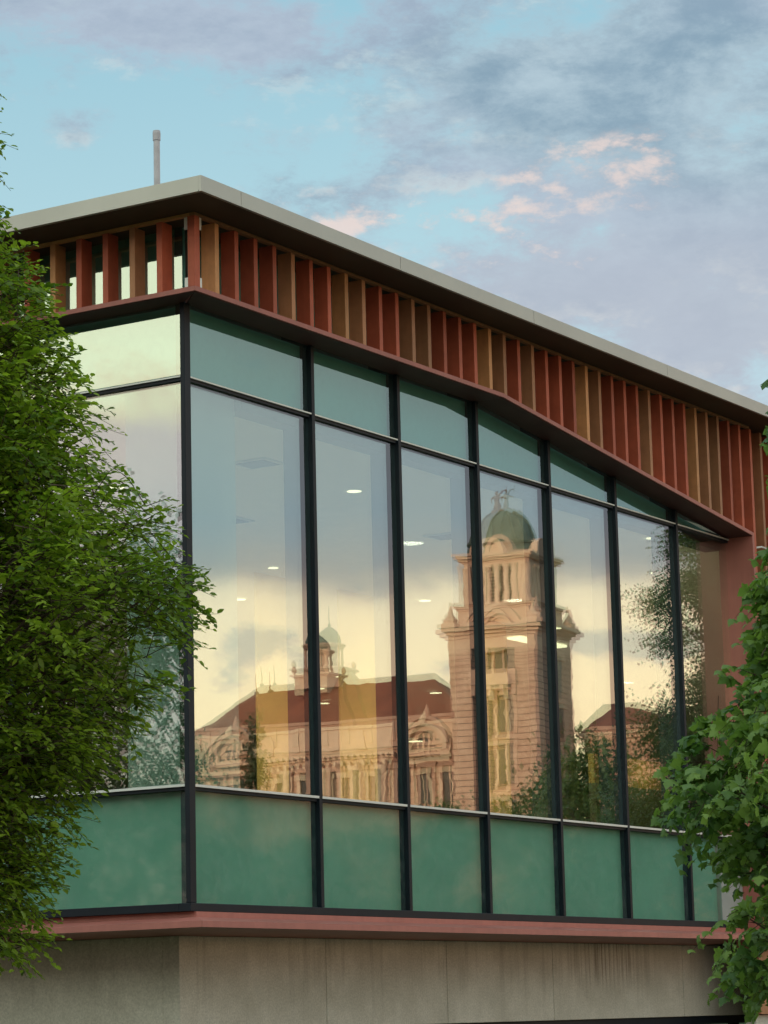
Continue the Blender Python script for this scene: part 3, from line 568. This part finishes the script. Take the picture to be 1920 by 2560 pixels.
# ---------------------------------------------------------------- foliage
def leaf_mat(name, c0, c1, trans=.35, rough=.45):
    mt = bpy.data.materials.new(name); mt.use_nodes = True; t = NT(mt.node_tree); mt.node_tree.nodes.clear()
    at = t.n('ShaderNodeAttribute', attribute_name='tone').outputs['Fac']
    colr = t.mix(at, c0, c1)
    pr = t.n('ShaderNodeBsdfPrincipled'); t.l.new(colr, pr.inputs['Base Color']); pr.inputs['Roughness'].default_value = rough; pr.inputs['Specular IOR Level'].default_value = .35
    tl = t.n('ShaderNodeBsdfTranslucent'); t.l.new(t.mix(.5, colr, t.mix(1., colr, (1.4, 1.5, .4), 'MULTIPLY')), tl.inputs[0])
    ms = t.n('ShaderNodeMixShader'); ms.inputs[0].default_value = trans; t.l.new(pr.outputs[0], ms.inputs[1]); t.l.new(tl.outputs[0], ms.inputs[2])
    o = t.n('ShaderNodeOutputMaterial'); t.l.new(ms.outputs[0], o.inputs[0]); return mt
M_bark = mat('tree_bark', (.075, .055, .04), .9, .1, var=.3, vscale=12., bump=.4)
M_lz = leaf_mat('elm_leaf', (.085, .16, .014), (.29, .41, .040), .48)
M_lm = leaf_mat('maple_leaf', (.075, .165, .042), (.24, .37, .08), .44)
M_lf = leaf_mat('park_leaf', (.045, .075, .020), (.10, .135, .035), .3)
M_lc = leaf_mat('conifer_needle', (.020, .035, .012), (.045, .06, .02), .1)
LEAF_OVAL = (np.array([(0, 0, 0), (.30, .29, .05), (.66, .24, .05), (1, 0, -.08), (.66, -.24, .05), (.30, -.29, .05)]), [(0, 1, 2, 3), (0, 3, 4, 5)])
_o = [(0, 0), (.10, .30), (-.05, .50), (.22, .52), (.30, .72), (.42, .60), (.50, .34), (.66, .42), (.78, .26), (1.05, .0)]
_o = _o + [(x, -y) for x, y in reversed(_o[1:-1])]
_mz = lambda x, y: .12*math.sin(3*x) - .45*abs(y)**1.3 - .38*x*x + .08*math.sin(9*y)
LEAF_MAPLE = (np.array([(.32, 0, .08)]+[(x, y, _mz(x, y)) for x, y in _o]), [(0, i, i+1) for i in range(1, len(_o))]+[(0, len(_o), 1)])
LEAF_QUAD = (np.array([(0, 0, 0), (.5, .35, .08), (1, 0, 0), (.5, -.35, .08)]), [(0, 1, 2, 3)])

def leaves_mesh(name, shape, P, D, N, size, tone, material, parent):
    """P base points, D leaf directions, N leaf normals (n x 3)."""
    n = len(P); V, F = shape; k = len(V)
    D = D/np.linalg.norm(D, axis=1, keepdims=True)
    S_ = np.cross(N, D); S_ /= np.linalg.norm(S_, axis=1, keepdims=True)+1e-9; N2 = np.cross(D, S_)
    co = P[:, None, :] + size[:, None, None]*(V[None, :, 0:1]*D[:, None, :]+V[None, :, 1:2]*S_[:, None, :]+V[None, :, 2:3]*N2[:, None, :])
    co = co.reshape(-1, 3) - np.array(parent_loc(parent))
    me = bpy.data.meshes.new(name); me.vertices.add(len(co)); me.vertices.foreach_set('co', co.astype(np.float32).ravel())
    li = np.concatenate([np.array(f) for f in F]); ls = np.array([len(f) for f in F])
    loops = (np.arange(n)[:, None]*k+li[None, :]).ravel(); tot = np.tile(ls, n); st_ = np.concatenate([[0], np.cumsum(tot)[:-1]])
    me.loops.add(len(loops)); me.loops.foreach_set('vertex_index', loops.astype(np.int32))
    me.polygons.add(len(tot)); me.polygons.foreach_set('loop_start', st_.astype(np.int32)); me.polygons.foreach_set('loop_total', tot.astype(np.int32))
    me.update(calc_edges=True); me.validate()
    at = me.attributes.new('tone', 'FLOAT', 'POINT'); at.data.foreach_set('value', np.repeat(tone, k).astype(np.float32))
    me.materials.append(material); o = bpy.data.objects.new(name, me); C.objects.link(o); o.parent = parent; return o

def rnd_unit(rs, n):
    v = rs.normal(size=(n, 3)); return v/np.linalg.norm(v, axis=1, keepdims=True)

def detailed_tree(name, label, base, prof, facing, top, shape, lsz, material, seed, n_clusters, twigs, per, tw_len, sig, face_w, droop, trunk_r, sparse=(99, 1), tilt=.28):
    """A tree grown as limbs > sprays > twigs > leaves; prof gives crown radius by height."""
    rs = np.random.RandomState(seed); root = thing(name, label, 'tree', (base[0], base[1], GZ))
    pz = np.array([p[0] for p in prof])[::-1]; pr = np.array([p[1] for p in prof])[::-1]
    axis = np.array([base[0], base[1], 0.]); fa = math.atan2(facing[1], facing[0])
    wood = MB(); zt = top
    wood.tube([(base[0], base[1], GZ), (base[0]+.03, base[1], GZ+1.2), (base[0]-.02, base[1]+.04, (GZ+zt)/2), (base[0]+.02, base[1], zt-.5)], [trunk_r, trunk_r*.85, trunk_r*.55, trunk_r*.12], 10)
    AP, AD, AN, AS, AT = [], [], [], [], []
    limbs = MB()
    for i in range(n_clusters):
        z = rs.uniform(pz[0], pz[-1])
        if z > sparse[0] and rs.rand() > sparse[1]: continue
        rmax = np.interp(z, pz, pr)
        phi = fa + (rs.uniform(-1.5, 1.5) if rs.rand() < face_w else rs.uniform(-math.pi, math.pi))
        rel = abs((phi-fa+math.pi) % (2*math.pi)-math.pi)
        # lobes: the outline differs round the crown
        rr = rmax*(1. if rel < .9 else .88+.12*math.sin(3*phi+z*2))
        f = rs.uniform(.0, 1.)**.45; rad = max(.05, (rr-tw_len*.75)*f)
        cdir = np.array([math.cos(phi), math.sin(phi), 0.])
        cpt = axis+cdir*rad; cpt[2] = z
        z0 = max(GZ+1.6, z-.35-rad*rs.uniform(.35, .8)); s = axis+np.array([0, 0, z0]); mid = (s+cpt)/2+np.array([0, 0, .12*rad])+rs.normal(size=3)*.05
        if i % 2 == 0: limbs.tube([s, mid, cpt], [.022+.012*rad, .012+.006*rad, .004], 5)
        ctone = rs.normal()*.27
        for j in range(twigs):
            off = rs.normal(size=3)*sig*np.array([1, 1, .8]); b = cpt+off
            rr_b = np.interp(b[2], pz, pr)
            rb = (b-axis)[:2]; rbl = np.hypot(*rb)
            if rbl > rr_b-.3*tw_len: b[:2] = axis[:2]+rb*(max(.02, rr_b-.3*tw_len)/rbl)
            d = cdir*rs.uniform(.4, 1.2)+rnd_unit(rs, 1)[0]*.75+np.array([0, 0, .15]); d /= np.linalg.norm(d)
            L = tw_len*rs.uniform(.6, 1.15)
            tend = b+d*L
            if np.hypot(*(tend-axis)[:2]) > np.interp(tend[2], pz, pr)+.05: L *= .55
            side = np.cross(d, [0, 0, 1.]); side /= np.linalg.norm(side)+1e-6
            t_ = (np.arange(per)+.6)/per
            pts = b[None]+d[None]*(t_*L)[:, None]+np.array([0, 0, -1.])[None]*(droop*L*t_**2)[:, None]
            sg = np.where(np.arange(per) % 2 == 0, 1., -1.)
            ld = d[None]*.75+side[None]*sg[:, None]*.85+rs.normal(size=(per, 3))*.22+np.array([0, 0, -droop*.9])[None]
            ln = np.tile(np.array([0, 0, 1.])+rs.normal(size=3)*tilt, (per, 1))+rs.normal(size=(per, 3))*tilt*.9
            AP.append(pts); AD.append(ld); AN.append(ln); AS.append(lsz*rs.uniform(.55, 1.2, per)*(1-.25*t_)); 
            AT.append(np.clip(.45+ctone+rs.normal(size=per)*.22+.12*t_, 0, 1))
            if (rs.rand() < .5 or rel < .6) and f > .4: limbs.tube([b-d*.06, b+d*L*.5+np.array([0, 0, -droop*L*.25]), b+d*L+np.array([0, 0, -droop*L])], [.003, .002, .001], 3)
    wood.build('trunk', M_bark, root, smooth=True); limbs.build('branches', M_bark, root)
    P = np.concatenate(AP); 
    leaves_mesh('crown', shape, P, np.concatenate(AD), np.concatenate(AN), np.concatenate(AS), np.concatenate(AT), material, root)
    return root

LP = [(4.3, .72), (4.1, .76), (3.95, .80), (3.81, .82), (3.60, .88), (3.44, .90), (3.31, .84), (3.14, .88), (3.02, 1.0), (2.81, 1.12), (2.6, 1.22), (2.39, 1.27), (2.18, 1.31), (2.01, 1.46), (1.84, 1.41), (1.64, 1.68), (1.55, 1.74), (1.39, 1.82), (1.24, 1.88), (1.0, 1.90), (0.89, 1.86), (0.73, 1.80), (0.63, 1.63), (0.53, 1.56), (0.43, 1.52), (0.33, 1.39), (0.23, 1.33), (0.03, 1.28), (-0.07, 1.19), (-0.17, 1.24), (-0.27, 1.13), (-0.5, 1.13), (-0.62, 1.0), (-0.66, 0.5)]
detailed_tree('elm_tree', 'small-leaved elm with fine drooping twigs in front of the short glass face', (-9.02, -4.32), LP, (.69, -.73), 4.6, LEAF_OVAL, .057, M_lz, 5, 820, 14, 11, .33, .09, .72, .32, .11, sparse=(2.95, .75))
RP = [(3.0, .86), (2.85, 0.90), (2.61, .96), (2.25, .96), (2.0, .95), (1.8, 1.0), (1.73, 1.08), (1.65, 1.05), (1.46, 1.2), (1.27, 1.2), (1.05, 1.2), (0.82, 1.40), (0.71, 1.46), (0.55, 1.60), (0.43, 1.72), (0.29, 1.74), (0.17, 1.66), (0.0, 1.55), (-0.12, 1.4), (-0.24, 1.32), (-0.38, 1.29), (-0.46, 1.58), (-0.6, 1.61), (-0.74, 1.55), (-0.86, 1.48), (-0.93, 1.29), (-1.07, 1.28)]
detailed_tree('maple_tree', 'lobed-leaf maple in front of the far end of the long glass face', (-3.77, -8.12), RP, (-.35, .94), 3.9, LEAF_MAPLE, .088, M_lm, 11, 430, 7, 6, .30, .11, .75, .65, .12, sparse=(1.6, .7), tilt=.5)

# trees of the park behind the camera, seen in the glass
def park_tree(name, label, x, y, top, rad, seed, zb=None, material=None, n=7000, lsz=.22, cone=False, group='park trees mirrored in the glass'):
    rs = np.random.RandomState(seed); root = thing(name, label, 'tree', (x, y, GZ), group); material = material or M_lf
    zb = GZ+1.5 if zb is None else zb
    wood = MB().tube([(x, y, GZ), (x+.1, y, (GZ+top)/2), (x, y, top-.4)], [.22, .14, .03], 8)
    nc = 60 if not cone else 46; P, D, T = [], [], []
    for i in range(nc):
        f = rs.rand(); z = zb+(top-zb)*f
        rr = rad*(1-f)**.8 if cone else rad*math.sqrt(max(.05, 1-(2*f-1)**2))*rs.uniform(.75, 1.15)
        q = rs.uniform(0, 6.283); r = rr*rs.rand()**.5; c = np.array([x+r*math.cos(q), y+r*math.sin(q), z])
        if i % 3 == 0: wood.tube([(x, y, max(GZ+1.3, z-r)), tuple(c)], [.06, .015], 5)
        k = n//nc; pts = c+rs.normal(size=(k, 3))*np.array([1, 1, .7])*(rad*(.24 if not cone else .16)); P.append(pts)
        D.append(rnd_unit(rs, k)+np.array([0, 0, -.3])); T.append(np.clip(.5+rs.normal()*.25+rs.normal(size=k)*.15, 0, 1))
    P = np.concatenate(P); k = len(P)
    wood.build('trunk', M_bark, root)
    leaves_mesh('crown', LEAF_QUAD, P, np.concatenate(D), rnd_unit(rs, k)+np.array([0, 0, .8]), lsz*rs.uniform(.6, 1.2, k), np.concatenate(T), material, root)
park_tree('park_tree', 'broad green park tree mirrored low beside the glass corner', 77.6, -57.4, 10.6, 1.5, 1, zb=1.5)
park_tree('conifer_tree', 'narrow dark conifer mirrored in front of the courthouse wing', 71.13, -48.74, 11.2, 1.0, 2, zb=1., material=M_lc, n=6000, lsz=.16, cone=True)
park_tree('park_tree', 'low park tree mirrored just above the first sill', 42., -29.32, 4.0, 1.7, 3)
park_tree('park_tree', 'low park tree mirrored under the roof lantern', 47.38, -30.32, 3.9, 1.9, 4)
park_tree('park_tree', 'low park tree mirrored under the left courthouse wing', 61.27, -36.46, 5.0, 2.3, 5)
park_tree('park_tree', 'small park tree mirrored below the arched gable', 66.7, -37.16, 5.9, 1.6, 6)
park_tree('park_tree', 'green park tree mirrored at the foot of the tower', 59.58, -29.47, 6.5, 2.2, 7)
park_tree('park_tree', 'green park tree mirrored right of the tower', 51.59, -23.23, 6.3, 2.0, 8)
park_tree('park_tree', 'leafy park tree mirrored low in the sixth pane', 34.36, -13.01, 3.9, 1.7, 9, lsz=.16)
park_tree('locust_tree', 'tall feathery tree mirrored at the far end of the long glass face', 22.75, -5.75, 6.9, .95, 10, zb=2.2, n=30000, lsz=.065)
park_tree('park_tree', 'round green tree mirrored in the short glass face', -13.3, 11.6, 5.6, 3.6, 12, zb=-2.5, n=42000, lsz=.12)
park_tree('park_tree', 'bushy tree mirrored low beside the feathery one', 23.6, -6.9, 4.0, 1.3, 14, zb=-1.5, n=36000, lsz=.07)
for i, (x, y, tp, r) in enumerate(((30., -22., .6, 1.9), (35., -20.5, .8, 2.0), (29., -16., .5, 1.8), (39., -19., 1.0, 2.), (25.5, -12., .4, 1.7), (44., -24., 1.3, 2.2))):
    park_tree('park_tree', 'small round park tree mirrored in the frosted lower panels', x, y, tp, r, 30+i, zb=-2.2, n=5000, lsz=.15)

# unseen block added to the west to keep the low sun off this corner; the tower still catches it
WB = thing('sun_blocker', 'unseen brick block added west of the glass corner to keep the low sun off it', 'building', (-62, 8, GZ))
MB().box(-70, -58, -42, 19, GZ, 19).build('wall', mat('blocker_brown_brick', (.20, .10, .07), .85, .2, var=.2, vscale=2.), WB)
MB().box(-70.4, -57.6, -42.4, 19.4, 19.01, 19.5).build('roof', M_fascia, WB)
for j in range(5):
    for i in range(11):
        MB().box(-57.99, -57.95, -39+5.2*i, -37.2+5.2*i, GZ+1.2+4.2*j, GZ+3.6+4.2*j).build('window', SD, WB)
MB().box(18.7, 21.2, 5.98, 6.1, .251, 2.449).build('dado_wall', mat('dado_brown', (.09, .08, .04), .8), B)
